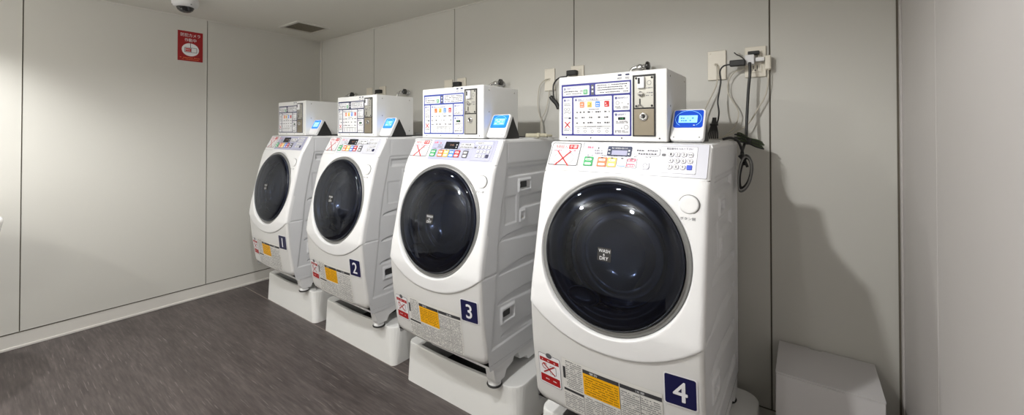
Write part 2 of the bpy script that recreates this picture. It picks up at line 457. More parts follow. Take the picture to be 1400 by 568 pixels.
def make_door():
    ring = MB(); ring.lathe([(.2632, -.02), (.2634, -.003), (.2625, .0005), (.258, .0005), (.2525, -.003), (.250, .0015), (.2475, .002), (.2455, -.002), (.2450, -.012)], DM, RINGM, 96)
    glass = MB(); glass.lathe([(.2425, .012), (.2415, .0155), (.2385, .019), (.232, .023), (.215, .0275), (.19, .0325), (.15, .038), (.10, .0425), (.05, .045), (.0001, .046)], DM, GLASS, 96)
    inner = MB()
    inner.lathe([(.2435, -.012), (.2438, .008), (.2428, .0125), (.2405, .0125), (.240, .002), (.236, .003), (.230, .004), (.222, .001), (.213, -.008), (.205, -.010), (.197, -.006), (.190, -.007), (.184, -.012), (.178, -.024)], DM, INNER, 96)
    bowl = MB()
    off = DM @ Matrix.Translation((.02, 0, 0))
    bowl.lathe([(.178, -.024), (.170, -.016), (.166, -.016), (.160, -.026), (.150, -.050), (.136, -.052), (.13, -.045), (.118, -.050), (.10, -.066), (.06, -.074), (.0001, -.076)], off, BOWL, 72)
    # latch pocket at lower left of the door
    pk = DM @ Matrix.Translation((-.085, -.155, .004))
    inner.lathe([(.062, -.004), (.060, .004), (.054, .005), (.050, -.002), (.02, -.006), (.0001, -.006)], pk @ Matrix.Diagonal((1, .55, 1, 1)), INNER, 40)
    bd = Decal(lambda a, b_, o: DM @ Vector((a, b_, .0465+o)))
    bd.rrect(-.024, -.02, .024, .024, .002, DARK, 1)
    bd.text('WASH', -.020, .008, .040, .011, PAPER, 3); bd.text('&', -.004, -.002, .007, .007, PAPER, 3); bd.text('DRY', -.015, -.016, .030, .011, PAPER, 3)
    return ring, glass, inner, bowl, bd

CPN = Vector((0, -.115, .063)).normalized()
def cpf(a, s, o):
    return Vector((a, 1.402+.063*s, 1.205+.115*s))+CPN*o
def cps(a, s, o): return cpf(a, s, o+.0028)
def lowf(a, z, o): return Vector((a, F(a, z, .006)-.0006-o, z))

CACHE = {}
def put(key, maker, name, parent):
    """first call builds the mesh, later ones share it"""
    if key not in CACHE:
        o = maker().build(name, parent); CACHE[key] = o.data; return o
    o = bpy.data.objects.new(name, CACHE[key]); COL.objects.link(o); o.parent = parent; return o

BASE = Vector((XC, 1.72, .205))
def slab(fn, a0, b0, a1, b1, h, mt, r=.003, rb=.03, name='key', parent=None):
    """rounded raised button on a surface"""
    b = MB(); L = []
    for q, (ins, hh) in enumerate(((0, 0), (0, h*.7), (.12, h), )):
        pts = []
        w = (a1-a0)/2; v = (b1-b0)/2; ca = (a0+a1)/2; cb = (b0+b1)/2; w1 = w-ins*r; v1 = v-ins*rb
        for sx, sy, k0 in ((1, 1, 0), (-1, 1, 1), (-1, -1, 2), (1, -1, 3)):
            for k in range(4):
                t = pi/2*(k0+k/3); pts.append((ca+sx*(w1-r)+r*cos(t), cb+sy*(v1-rb)+rb*sin(t)))
        L.append([fn(a, s, hh) for a, s in pts])
    b.grid(L, mt, False, closed=True); b.add(L[-1], [list(range(len(L[-1])))], mt)
    return b.build(name, parent)

def machine(k, dx, dy, dz, label):
    root = thing('washing_machine', BASE, label, 'washing machine', 'drum washing machines in the row')
    put('cab', make_cabinet, 'cabinet', root)
    put('base', make_base, 'base', root)
    put('front', make_front, 'front_panel', root)
    put('low', make_lower, 'lower_panel', root)
    for fx in (XC-HW+.035, XC+HW-.035):
        for fy in (1.442 if fx > XC else 1.56, 1.99):
            M = Matrix.Translation((fx, fy, .2055))
            def fm():
                f = MB(); f.lathe([(.0001, 0), (.034, 0), (.036, .004), (.034, .009), (.026, .010)], M, RUBBER_AND_SHADE, 28)
                f.lathe([(.031, .009), (.031, .014), (.024, .026), (.024, .04)], M, WHITE2, 28); return f
            put(('foot', fx, fy), fm, 'foot', root)
    # door
    door = bpy.data.objects.new('door', None); COL.objects.link(door); door.parent = root; door.location = DC-BASE
    names = ['door_ring', 'door_glass', 'door_lining', 'door_bowl', 'door_badge']
    if 'door' not in CACHE: CACHE['door'] = list(make_door())
    for i, nm in enumerate(names):
        put(('door', i), lambda: CACHE['door'][i], nm, door)
    # open button
    def btn():
        q = MB(); cx_, cz_ = -.2915, 1.130; yy = F(cx_, cz_)
        M = frame((cx_, yy, cz_), (1, .03, 0), (0, .19, 1))
        q.lathe([(.0315, -.004), (.0315, .0008), (.0295, .001)], M, mat('groove grey', (.22, .22, .22), .5), 40)
        q.lathe([(.0290, -.004), (.0290, .003), (.0272, .0052), (.024, .0058), (.012, .0052), (.0001, .005)], M, WHITE, 40)
        return q
    put('btn', btn, 'open_button', root)
    def btxt():
        q = Decal(lambda a, b_, o: Vector((a, F(a, b_)-.0008-o, b_)))
        q.text('ボタン開', -.315, 1.083, .044, .009, INKG, 1); return q
    q = put('btxt', btxt, 'button_caption', root)
    # ---- left instruction sticker on the sloped deck
    q = Decal(cpf, .131)
    fr = GREYB if k >= 3 else INKG
    q.rrect(-.828, .20, -.700, .95, .006, fr, 2, .05)
    q.rrect(-.825, .225, -.703, .925, .005, PAPER, 3, .04)
    q.text('洗剤投入', -.813, .76, .056, .12, REDI, 4)
    q.rrect(-.752, .745, -.712, .90, .003, REDI, 4, .03); q.text('不要', -.748, .765, .032, .11, PAPER, 6)
    q.micro(-.815, -.715, .67, .045, PINK, 4)
    q.ring(-.790, .42, .019, .15, .0012, .011, INKG, 4); q.ring(-.742, .44, .021, .17, .0012, .011, INKG, 4)
    cw = (-.767, .43)
    for s_ in (1, -1):
        q.poly([(cw[0]-.030-.003, cw[1]-s_*.24), (cw[0]-.030+.004, cw[1]-s_*.24), (cw[0]+.030+.003, cw[1]+s_*.24), (cw[0]+.030-.004, cw[1]+s_*.24)], REDI, 6+s_)
    st = q.build('detergent_sticker', root, False); st['label'] = 'white sticker with a red cross and grey frame'
    # groove lines of the little lid that carries the sticker
    g = Decal(cpf, .131); GG = mat('groove grey', (.22, .22, .22), .5)
    g.rect(-.838, .03, -.700, .038, GG, 1); g.line((-.700, .035), (-.690, .99), .001, GG, 1)
    g.build('deck_groove', root, False)
    # ---- control panel
    film = PANELW if k == 4 else (LILAC if k in (3, 1) else PANELE)
    q = Decal(cpf, .131)
    if k == 4:
        q.rrect(-.690, .04, -.246, .985, .004, GG, 1, .03); q.rrect(-.6892, .05, -.2468, .975, .004, PANELE, 2, .03); q.rect(-.684, .13, -.290, .90, film, 3)
    else:
        q.rrect(-.682, .10, -.262, .96, .004, film, 3, .03)
    q.text('洗濯乾燥', -.640, .60, .034, .07, INKG, 5)
    q.disc(-.626, .80, .003, .03, INK if k == 4 else REDI, 5)
    q.micro(-.672, -.648, .78, .08, PINK, 5); q.micro(-.640, -.608, .70, .04, INKG, 5)
    # selection legend
    q.rrect(-.488, .60, -.398, .83, .008, GG, 5, .08); q.rrect(-.487, .61, -.399, .82, .008, film if k == 4 else PAPER, 6, .08)
    q.micro(-.480, -.408, .73, .05, INK, 8); q.micro(-.483, -.403, .63, .05, INK, 8)
    for a in (-.666, -.612, -.572, -.535, -.499, -.446):
        q.micro(a, a+.024, .55, .035, INKG, 5)
    # keypad frame and caption
    q.rrect(-.398, .14, -.280, .90, .004, GG, 4, .03); q.rrect(-.3972, .148, -.2808, .892, .004, film if k != 4 else PANELW, 5, .03)
    if k != 4: q.rrect(-.393, .78, -.290, .88, .003, PAPER, 6, .03)
    q.text('暗証番号を入れて下さい', -.378, .80, .084, .065, INK, 8)
    q.rrect(-.392, .61, -.378, .68, .003, GREYB, 8, .03)
    cp = q.build('control_panel', root, False)
    if k != 4: cp['label'] = 'sloped control panel with bright coloured course buttons'
    # display
    if True:
        d = slab(cps, -.588, .56, -.498, .86, .0026, DISP2 if k == 4 else DISP, .003, .03, 'display', cp)
        q = Decal(lambda a_, s_, o: cps(a_, s_, o+.0026), .131)
        if k == 4:
            q.rect(-.570, .585, -.512, .73, LCD, 1); q.text('残り時間お知らせ', -.572, .765, .060, .055, PAPER, 1); q.rect(-.509, .60, -.503, .65, PAPER, 1); q.rect(-.509, .70, -.503, .75, PAPER, 1)
            q.micro(-.584, -.574, .72, .04, PAPER, 1); q.micro(-.584, -.574, .62, .04, PAPER, 1)
        else:
            q.text('0:45', -.552, .68, .026, .08, mat('amber digit', srgb(150, 110, 90), .4), 1); q.rect(-.509, .60, -.504, .65, PAPER, 1); q.rect(-.509, .70, -.504, .75, PAPER, 1)
        q.build('display_print', cp, False)
    bl = BLUEB; cols = [(GREEN, -.674, .036), (ORANGE, -.620, .036), (YELB, -.581, .034), (bl, -.543, .034), (REDI if k != 4 else PINK, -.507, .034)]
    if k != 4: cols.append((GREYB, -.452, .032))
    for mt_, a, w in cols:
        pale = k == 4 and mt_ in (bl, PINK)
        bo = slab(cps, a, .22, a+w, .51, .0018, PAPER if pale else mt_, .002, .02, 'course_button', cp)
        qq = Decal(lambda a_, s_, o: cps(a_, s_, o+.0018), .131)
        if pale:
            if mt_ is bl: qq.rect(a+.002, .25, a+w-.004, .27, bl, 1); qq.rect(a+.002, .25, a+.003, .47, bl, 1)
            else:
                qq.rrect(a, .40, a+w-.002, .50, .006, PINK, 1, .04); qq.rrect(a-.002, .24, a+w-.004, .34, .006, PINK, 1, .04); qq.micro(a+.004, a+w-.006, .42, .045, PAPER, 2); qq.micro(a+.004, a+w-.006, .26, .045, PAPER, 2)
        else:
            qq.rrect(a+.005, .385, a+w-.005, .455, .006, PAPER, 1, .03); qq.rrect(a+.005, .25, a+w-.005, .325, .006, PAPER, 1, .03)
            qq.micro(a+.009, a+w-.009, .40, .035, mt_, 2)
        qq.rect(a+.012, .47, a+.021, .505, INK, 2)
        qq.build('button_print', cp, False)
    if k == 4:
        kb = slab(cps, -.456, .20, -.428, .42, .0022, PANELE, .009, .07, 'start_button', cp)
        qq = Decal(lambda a_, s_, o: cps(a_, s_, o+.0022), .131); qq.ring(-.442, .31, .008, .062, .0014, .011, INKG, 1, 24, 0, 18); qq.build('button_print', cp, False)
    for r in range(3):
        for c in range(4):
            a = -.370+c*.0205; s0 = .60-r*.175
            last = (r == 2 and c == 3)
            ko = slab(cps, a, s0, a+.0165, s0+.13, .002, (mat('blue key', srgb(30, 70, 200), .35) if k == 4 else NAVYP) if last else PAPER, .004 if not last else .002, .03, 'keypad_key', cp)
    qq = Decal(lambda a_, s_, o: cps(a_, s_, o+.002), .131)
    for r in range(3):
        for c in range(4):
            a = -.370+c*.0205; s0 = .60-r*.175
            t = [['1', '2', '3', None], ['4', '5', '6', '0'], ['7', '8', '9', None]][r][c]
            if t: qq.text(t, a+.0055, s0+.03, .0055, .07, INK, 1)
            elif r == 0: qq.micro(a+.003, a+.014, s0+.045, .04, INKG, 1)
            if not (r == 2 and c == 3): qq.ring(a+.00825, s0+.065, .0085, .07, .0007, .006, INKG, 1, 20, 0, 20)
    qq.build('keypad_digits', cp, False)
    # ---- lower panel: warning sticker, caution label, number plate
    q = Decal(lowf)
    q.rrect(-.812, .410, -.716, .530, .008, INKG, 1); q.rrect(-.8105, .4115, -.7175, .5285, .007, PAPER, 2)
    q.disc(-.764, .528, .013, .010, GREYB, 3, 16)
    q.rect(-.806, .500, -.722, .515, RED2, 3); q.rect(-.806, .417, -.722, .448, RED2, 3)
    q.micro(-.795, -.735, .505, .0045, PAPER, 5, .5); q.micro(-.790, -.736, .431, .005, PAPER, 5, .6)
    q.ring(-.784, .482, .014, .012, .003, .003, RED2, 3, 20, 3, 16); q.rect(-.762, .458, -.735, .490, INKG, 3); q.rect(-.7605, .4595, -.7365, .4885, PAPER, 4)
    q.cross(-.766, .474, .05, .036, .005, RED2, 5)
    st = q.build('warning_sticker', root, False); st['label'] = 'white and red prohibition sticker'
    q = Decal(lowf); top = .548
    q.rect(-.708, .352, -.356, top, PAPERG, 1)
    q.rect(-.707, .3535, -.357, top-.0015, mat('label paper', (.70, .69, .66), .5), 2)
    q.rect(-.6235, .520, -.4935, .534, INK, 4); q.text('警告', -.598, .523, .030, .008, PAPER, 6)
    q.rect(-.6235, .440, -.4935, .520, YEL, 4)
    q.rect(-.491, .520, -.358, .534, INK, 4); q.text('注意', -.440, .523, .030, .008, PAPER, 6)
    if k == 4 or k == 3 or k == 2: q.rect(-.704, .470, -.694, .515, INK, 4)
    q.rect(-.704, .424, -.6255, .433, INK, 4)
    for z in [.508-.0088*i for i in range(8)]: q.micro(-.618, -.498, z, .0035, mat('brown ink', srgb(110, 76, 14), .5), 6, .85)
    for z in [.508-.0075*i for i in range(21)]: 
        q.micro(-.487, -.428, z, .0034, INKG, 5, .8); q.micro(-.423, -.362, z, .0034, INKG, 5, .8)
    for z in [.538-.0075*i for i in range(14)]: q.micro(-.691, -.628, z, .0034, INKG, 5, .8)
    for z in [.413-.0075*i for i in range(8)]: q.micro(-.703, -.628, z, .0034, INKG, 5, .8)
    for z in [.428-.0075*i for i in range(10)]: q.micro(-.620, -.560, z, .0034, INKG, 5, .8); q.micro(-.555, -.495, z, .0034, INKG, 5, .8)
    for a in (-.626, -.558, -.492, -.4255): q.rect(a, .354, a+.0012, .435 if a in (-.626, -.558) else .518, INK, 4)
    for z in (.395, .455): q.rect(-.490, z, -.358, z+.001, INK, 4)
    st = q.build('caution_label', root, False); st['label'] = 'grey label of small print with a yellow warning box'
    q = Decal(lowf)
    q.rrect(-.351, .525, -.256, .626, .007, PAPER, 5); q.rrect(-.3475, .5285, -.2595, .6225, .006, NAVYP, 7)
    vs, fs, tw, th = text_geo(str(k)); hh = .062; ww = tw/th*hh*.95
    cx_ = -.3035; cz_ = .5755
    q.text(str(k), cx_-ww/2, cz_-hh/2, ww, hh, PAPER, 9)
    for ddx, ddz in ((.0011, 0), (-.0011, 0), (0, .0011), (0, -.0011)): q.text(str(k), cx_-ww/2+ddx, cz_-hh/2+ddz, ww, hh, PAPER, 9)
    st = q.build('number_plate', root, False); st['label'] = 'navy plate with the white number %d' % k
    root.location = BASE+Vector((dx, dy, dz))
    return root

SP = .875
OFF = {4: (0, 0, 0), 1: (-.001, .051, .009), 2: (-.003, .048, .007), 3: (.009, .022, .004)}
def off(k): o = OFF[k]; return ((k-4)*SP+o[0], o[1], o[2])
ML = {4: 'white drum washing machine numbered 4, the nearest and largest in the row', 3: 'white drum washing machine numbered 3 beside the nearest one',
      2: 'white drum washing machine numbered 2, second from the far corner', 1: 'white drum washing machine numbered 1 in the far corner of the row'}
for k in (1, 2, 3, 4): machine(k, *off(k), ML[k])

# ------------------------------------------------------------------ pedestals
def pedestal(k):
    dx, dy, dz = off(k); H = .205+dz
    b = MB()
    X0, X1, Y0, Y1 = -.898+dx, -.155+dx, 1.456+dy, 2.11+dy
    if k == 4: X0 += .0
    def lev(i):  # (z, inset)
        return [(0, 0), (H-.012, .004), (H-.004, .005), (H-.001, .0065), (H, .009)][i]
    XI0, XI1 = X0+.10, X1-.19; RL = [.028, .040, .040, .039, .037]; RR = [.035, .070, .070, .069, .067]
    def left(i):
        z, n = lev(i); r = RL[i]; P = []
        P.append((XI0, Y0+n, z)); 
        for q in range(7):
            t = -pi/2-pi/2*q/6; P.append((X0+n+r+r*cos(t), Y0+n+r+r*sin(t), z))
        for q in range(7):
            t = pi-pi/2*q/6; P.append((X0+n+r+r*cos(t), Y1-n-r+r*sin(t), z))
        P.append((XI0, Y1-n, z)); return P
    def right(i):
        z, n = lev(i); r = RR[i]; P = []
        P.append((XI1, Y1-n, z))
        for q in range(7):
            t = pi/2-pi/2*q/6; P.append((X1-n-r+r*cos(t), Y1-n-r+r*sin(t), z))
        for q in range(7):
            t = -pi/2*q/6; P.append((X1-n-r+r*cos(t), Y0+n+r+r*sin(t), z))
        P.append((XI1, Y0+n, z)); return P
    b.prism(range(5), left, PED); b.prism(range(5), right, PED)
    # front and back walls between the corner blocks, lower in the middle
    for yy, sg in ((Y0, 1), (Y1, -1)):
        n_ = 16; rows = []
        for i in range(6):
            row = []
            for j in range(n_+1):
                x = XI0+(XI1-XI0)*j/n_; dip = .007*sin(pi*j/n_)
                if i < 5: z, n = lev(i); z = z-dip*(z/H); y = yy+sg*n
                if i == 5: z = H-dip; y = yy+sg*.022
                row.append((x, y, z))
            rows.append(row)
        rows.append([(x, yy+sg*.024, .012) for x, y, z in rows[-1]])
        b.grid(rows, PED, False)
    b.box((XI0-.01, Y0+.024, .01), (XI1+.01, Y1-.024, .05), RUBBER_AND_SHADE)  # inner deck coloured black to stand for the shade under the machine
    o = b.build('washing_machine_pedestal')
    return o
PL = {4: 'white moulded floor pedestal under washing machine 4, beside the carton', 3: 'white moulded floor pedestal under washing machine 3',
      2: 'white moulded floor pedestal under washing machine 2', 1: 'white moulded floor pedestal under washing machine 1 by the left wall'}
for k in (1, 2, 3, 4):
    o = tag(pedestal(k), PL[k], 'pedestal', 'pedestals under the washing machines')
    m_ = Decal(lambda a, z, o_: Vector((a+off(k)[0], 1.456+off(k)[1]+.012*z/.185-.0006-o_, z)))
    if k in (1, 2, 3):
        a0 = -.50
        m_.disc(a0, .112, .0022, .0022, INKG, 1, 8); m_.disc(a0+.010, .104, .0022, .0022, INK, 1, 8); m_.disc(a0+.016, .108, .002, .003, INKG, 1, 8)
        if k == 3: m_.line((a0-.11, .112), (a0-.01, .112), .0012, INKG, 1); m_.micro(a0+.0, a0+.03, .094, .008, INK, 1)
        m_.build('moulded_mark', o, False)

# ------------------------------------------------------------------ coin boxes
BX0, BX1, BY0, BY1, BZ0, BZ1 = -.828, -.391, 1.507, 1.805, 1.3235, 1.588
def coin_box(k):
    main = {4: NAVY, 3: BLUEP, 2: NAVYD, 1: NAVYD}[k]
    root = thing('coin_box', (-.61, 1.65, BZ0), 'white coin box on washing machine %d%s' % (k, {4: ' with deep blue framed instructions', 3: ' with pale blue framed instructions', 2: ' and left of a leaning payment reader', 1: ' at the far end of the row'}[k]), 'coin box', 'coin boxes on the washing machines')
    b = MB(); b.box((BX0, BY0, BZ0), (BX1, BY1, BZ1), CASE, .004)
    b.build('housing', root)
    W, H = BX1-BX0, BZ1-1.3325
    fn = lambda u, v, o: Vector((BX0+u*W, BY0-.0006-o, 1.3325+v*H))
    q = Decal(fn, .58)
    q.rrect(.03, .045, .705, .875, .004, main, 1, .006)
    def cell(a0, b0, a1, b1): q.rrect(a0, b0, a1, b1, .008, PAPER, 2, .012)
    cell(.045, .685, .318, .84); cell(.375, .685, .692, .85)
    cell(.045, .07, .142, .655); cell(.158, .07, .532, .655); cell(.548, .43, .692, .655); cell(.548, .065, .692, .405)
    q.rect(.335, .685, .362, .845, GREYB, 3); q.disc(.349, .80, .009, .016, PAPER, 4, 12); q.disc(.349, .74, .009, .016, PAPER, 4, 12)
    for i, (a, b_) in enumerate(((.066, .80), (.066, .615), (.182, .615), (.570, .615), (.570, .365))):
        q.disc(a, b_, .011, .019, main, 3, 14); q.text('12345'[i], a-.003, b_-.010, .006, .02, PAPER, 5)
    q.text('衣類を入れてください', .085, .79, .17, .028, main, 3)
    q.micro(.06, .25, .745, .022, INK, 3); q.micro(.08, .24, .71, .016, INK, 3)
    q.rrect(.258, .70, .300, .775, .006, GREEN, 3, .01); q.text('開', .266, .712, .026, .05, PAPER, 5)
    for v in (.815, .780, .745, .705): q.micro(.395, .68, v, .018, INK, 3)
    q.text('洗剤', .082, .602, .035, .028, main, 3)
    for v in (.555, .53): q.micro(.06, .13, v, .012, INK, 3)
    q.ring(.072, .47, .014, .025, .003, .005, INK, 3); q.ring(.105, .47, .014, .025, .003, .005, INK, 3)
    for v in (.42, .40, .33): q.micro(.06, .13, v, .012, INK, 3)
    q.rrect(.105, .315, .132, .335, .006, NAVYP, 4, .008)
    q.cross(.093, .22, .055, .095, .012, REDI, 3)
    for v in (.145, .125): q.micro(.06, .13, v, .012, INK, 3)
    q.text('運転コースと料金を選ぶ', .205, .602, .21, .026, main, 3); q.rect(.20, .592, .52, .596, INK, 3)
    for a, mt_ in ((.222, ORANGE), (.297, YELB), (.376, BLUEB), (.462, REDI)):
        q.rrect(a, .49, a+.045, .58, .006, mt_, 3, .01); q.micro(a+.008, a+.038, .535, .02, PAPER if mt_ is not YELB else INK, 4); q.micro(a+.008, a+.038, .505, .016, PAPER if mt_ is not YELB else INK, 4)
    for v in (.405, .318, .235):
        q.micro(.172, .205, v, .022, INK, 3)
        for a in (.222, .300, .378, .462): q.micro(a, a+.05, v, .028, INK, 3, .75)
    for a in (.30, .35): q.micro(a, a+.06, .455, .012, INK, 3)
    q.rect(.17, .182, .52, .197, mat('pale bar', (.5, .5, .5), .5), 3); q.micro(.27, .44, .183, .013, INK, 4)
    for a in (.205, .275, .345, .41, .485):
        q.ring(a, .115, .013, .022, .003, .005, INK, 3); q.micro(a-.02, a+.02, .155, .012, INK, 3)
    q.text('暗証番号入力', .588, .602, .09, .026, main, 3)
    q.ring(.583, .54, .016, .027, .003, .005, INK, 3); q.disc(.625, .54, .004, .007, INK, 3, 8); q.disc(.678, .52, .006, .009, INK, 3, 8)
    for v in (.475, .455): q.micro(.56, .68, v, .014, INK, 3)
    q.text('運転終了', .588, .352, .07, .026, main, 3)
    q.rrect(.588, .285, .652, .325, .004, DISP, 3, .006); q.text('0:00', .606, .293, .030, .022, GREEN, 5)
    for v in (.255, .235): q.micro(.57, .68, v, .014, INK, 3)
    q.ring(.66, .175, .02, .032, .003, .005, INK, 3); q.disc(.62, .16, .005, .008, INK, 3, 8)
    for v in (.115, .095): q.micro(.56, .68, v, .014, INK, 3)
    p = q.build('instruction_poster', root, False); p['label'] = '%s framed instruction poster' % {4: 'deep blue', 3: 'pale blue', 2: 'dark navy', 1: 'dark navy'}[k]
    # small timing print above the poster
    q = Decal(fn)
    q.rrect(.585, .945, .622, .972, .010, NAVYD, 1, .012); q.rrect(.652, .945, .690, .972, .010, NAVYD, 1, .012); q.text('60分', .582, .893, .04, .036, NAVYD, 1); q.text('30分', .650, .893, .04, .036, NAVYD, 1)
    for a in (.08, .33, .62, .94): q.disc(a, .012, .007, .012, INK, 1, 10)
    q.build('time_print', root, False)
    # coin mechanism
    b = MB(); P = lambda u, v, y: (BX0+u*W, y, 1.3325+v*H)
    b.box(P(.718, .04, BY0-.003), P(.908, .935, BY0+.01), DARK if k != 1 else GREYB)
    mech = b.build('coin_mechanism', root)
    b = MB(); b.box(P(.736, .455, BY0-.006), P(.896, .905, BY0-.002), STEEL, .001)
    for u in (.752, .882):
        for v in (.48, .885): b.lathe([(.004, 0), (.004, .0015), (.0001, .002)], frame(P(u, v, BY0-.006), (1, 0, 0), (0, 0, 1)), DARK, 12)
    b.box(P(.765, .735, BY0-.016), P(.825, .90, BY0-.005), PAPER, .002); b.box(P(.772, .80, BY0-.0172), P(.790, .885, BY0-.015), DARK)
    q = Decal(lambda u, v, o: Vector((BX0+u*W, BY0-.0062-o, 1.3325+v*H)))
    q.ring(.86, .81, .018, .035, .004, .008, INKG, 1); q.micro(.835, .89, .73, .016, INKG, 1); q.micro(.835, .89, .62, .016, INKG, 1); q.disc(.845, .67, .004, .007, INK, 1, 8); q.micro(.855, .89, .66, .016, INKG, 1)
    s_ = q.build('coin_slot_print', mech, False)
    b.build('coin_slot_plate', mech)
    b = MB(); b.lathe([(.009, 0), (.009, .008), (.007, .011), (.0001, .011)], frame(P(.79, .655, BY0-.006), (1, 0, 0), (0, 0, 1)), CHROME, 20)
    b.box(P(.775, .64, BY0-.019), P(.815, .675, BY0-.016), CHROME, .001)
    b.box(P(.778, .505, BY0-.0075), P(.788, .585, BY0-.006), DARK)
    b.tube([P(.762, .47, BY0-.008), P(.775, .50, BY0-.012), P(.79, .495, BY0-.012), P(.812, .455, BY0-.008)], .002, CHROME, 6)
    b.build('coin_return_lever', mech)
    b = MB(); b.box(P(.731, .055, BY0-.0045), P(.898, .435, BY0-.002), STEEL if k in (3, ) else TAUPE, .001); b.build('cash_door', mech)
    b = MB(); M = frame(P(.812, .325, BY0-.0045), (1, 0, 0), (0, 0, 1))
    b.lathe([(.0155, 0), (.0155, .004), (.013, .007), (.008, .0075), (.007, .005), (.0001, .005)], M, CHROME, 28); b.box(P(.806, .30, BY0-.0105), P(.818, .35, BY0-.0092), DARK); b.build('lock', mech)
    # side screws
    b = MB()
    for y, z in ((1.55, 1.565), (1.77, 1.565), (1.55, 1.455), (1.77, 1.36)): b.lathe([(.004, 0), (.004, .001), (.0001, .0018)], frame((BX1, y, z), (0, 1, 0), (0, 0, 1)), STEEL, 10)
    b.build('side_screw', root)
    d = off(k); root.location = Vector(root.location)+Vector(d)
for k in (1, 2, 3, 4): coin_box(k)

# ------------------------------------------------------------------ payment readers
def reader(k, dxl=0., yaw=0., wide=.112):
    root = thing('payment_reader', (-.332, 1.555, 1.3235), {4: 'white payment reader with a wide pale blue screen beside the nearest coin box', 3: 'white payment reader with blue screen on washing machine 3',
        2: 'white payment reader with blue screen on washing machine 2', 1: 'small white payment reader with blue screen on washing machine 1'}[k], 'payment reader', 'payment readers on the washing machines')
    cxr = -.332; y0, z0 = 1.520, 1.330; tilt = radians(28); h_ = .128; w_ = wide
    U = Vector((0, sin(tilt), cos(tilt))); N = Vector((0, -cos(tilt), sin(tilt))); O = Vector((cxr, y0, z0))
    f = lambda a, b_, o: O+Vector((a, 0, 0))+U*b_+N*o
    def rr(n, o, r=.014):
        pts = []
        for cx_, cy_, q in ((w_/2-r, h_-r, 0), (-w_/2+r, h_-r, 1), (-w_/2+r, r, 2), (w_/2-r, r, 3)):
            for j in range(6):
                t = pi/2*(q+j/5); pts.append(f(cx_+(r-n)*cos(t), cy_+(r-n)*sin(t), o))
        return pts
    b = MB(); L = [rr(.004, -.022), rr(.0, -.018), rr(0, -.004), rr(.0015, -.001), rr(.004, 0)]
    b.grid(L, WHITE, False, closed=True); b.add(L[-1], [list(range(24))], WHITE); b.add(L[0], [list(range(24))[::-1]], WHITE)
    b.build('casing', root)
    q = Decal(f); hi = .050
    q.rrect(-w_/2+.007, hi, w_/2-.007, h_-.006, .009, SCREEND if k == 4 else SCREEN, 1)
    if k == 4:
        q.rrect(-.032, .070, .030, .100, .002, SCREENL, 3); q.micro(-.026, .020, .086, .005, SCREEND, 4); q.micro(-.024, .010, .076, .005, SCREEND, 4)
        q.micro(-.028, -.022, .058, .004, PAPER, 3); q.micro(.018, .026, .058, .004, PAPER, 3)
        q.ring(0, .086, .044, .034, .001, .001, SCREENL, 3, 28, -4, 18)
    else:
        q.rrect(-.033, .066, .033, .104, .003, SCREENL if k == 1 else mat('lit mid blue screen window', srgb(90, 160, 235), .2, emit=srgb(90, 165, 245), es=.8), 3)
        for v in (.092, .082, .072): q.micro(-.026, .026, v, .006, PAPER, 4, .6)
        q.ring(0, .084, .043, .034, .0012, .0012, SCREENL, 4, 28, 2, 12)
    for a in (-.042, .042): q.disc(a, .012, .0022, .0022, INK, 2, 8)
    q.build('screen', root, False)
    b = MB()
    for n_, wd in ((0, w_/2-.008),):
        pts = [(1.530, 1.3236), (1.66, 1.3236), (1.655, 1.345), (1.605, 1.43), (1.588, 1.432)]
        L = [[(cxr+s*wd, y, z) for y, z in pts] for s in (-1, 1)]
        b.grid(L, RUBBER_AND_SHADE, False, closed=True); b.add(L[0], [list(range(5))[::-1]], RUBBER_AND_SHADE); b.add(L[1], [list(range(5))], RUBBER_AND_SHADE)
    b.build('stand', root)
    b = MB()
    b.tube([(cxr-.02, 1.655, 1.332), (cxr-.03, 1.72, 1.3285), (cxr-.03, 1.83, 1.3285), (cxr-.05, 1.95, 1.3285), (cxr-.04, 2.04, 1.331), (cxr-.04, 2.10, 1.30), (cxr-.04, 2.12, 1.1)], .0035, CABLEB, 6)
    b.build('cord', root)
    root.location = Vector(root.location)+Vector(off(k))+Vector((dxl, 0, 0))
reader(4); reader(3, 0); reader(2, -.003, 0, .106); reader(1, -.003, 0, .106)

# ------------------------------------------------------------------ things on the back wall
def wall_plate(cx, cz, w, h, name, label, group, holes=None, plug=None):
    root = thing(name, (cx, WY, cz-h/2), label, 'wall plate' if name != 'power_outlet' else 'outlet', group)
    b = MB(); b.box((cx-w/2, WY-.011, cz-h/2), (cx+w/2, WY-.0003, cz+h/2), PLATE, .003); b.build('cover_plate', root)
    if name == 'power_outlet':
        b = MB(); b.box((cx-.026, WY-.015, cz-.05), (cx+.026, WY-.010, cz+.05), PLATE, .002)
        b.build('socket_insert', root)
        q = Decal(lambda a, z, o: Vector((cx+a, WY-.0152-o, cz+z)))
        for z in (.028, -.026):
            q.rect(-.009, z-.008, -.006, z+.008, DARK, 1); q.rect(.006, z-.008, .009, z+.008, DARK, 1)
            q.disc(0, z-.014, .003, .003, DARK, 1, 10)
        q.build('socket_slot', root, False)
    else:
        b = MB(); b.lathe([(.009, 0), (.009, .003), (.0055, .004), (.005, .001), (.0001, .001)], frame((cx-.003, WY-.011, cz+.003), (1, 0, 0), (0, 0, 1)), PLATE, 20)
        for z in (cz+h/2-.012, cz-h/2+.012): b.lathe([(.003, 0), (.003, .001), (.0001, .0016)], frame((cx-w/2+.012, WY-.011, z), (1, 0, 0), (0, 0, 1)), PLATE, 10)
        b.build('cable_outlet', root)
    return root
wall_plate(-.338, 1.683, .080, .142, 'cable_plate', 'ivory cable plate above the nearest reader with a pale cord', 'ivory cable plates on the back wall')
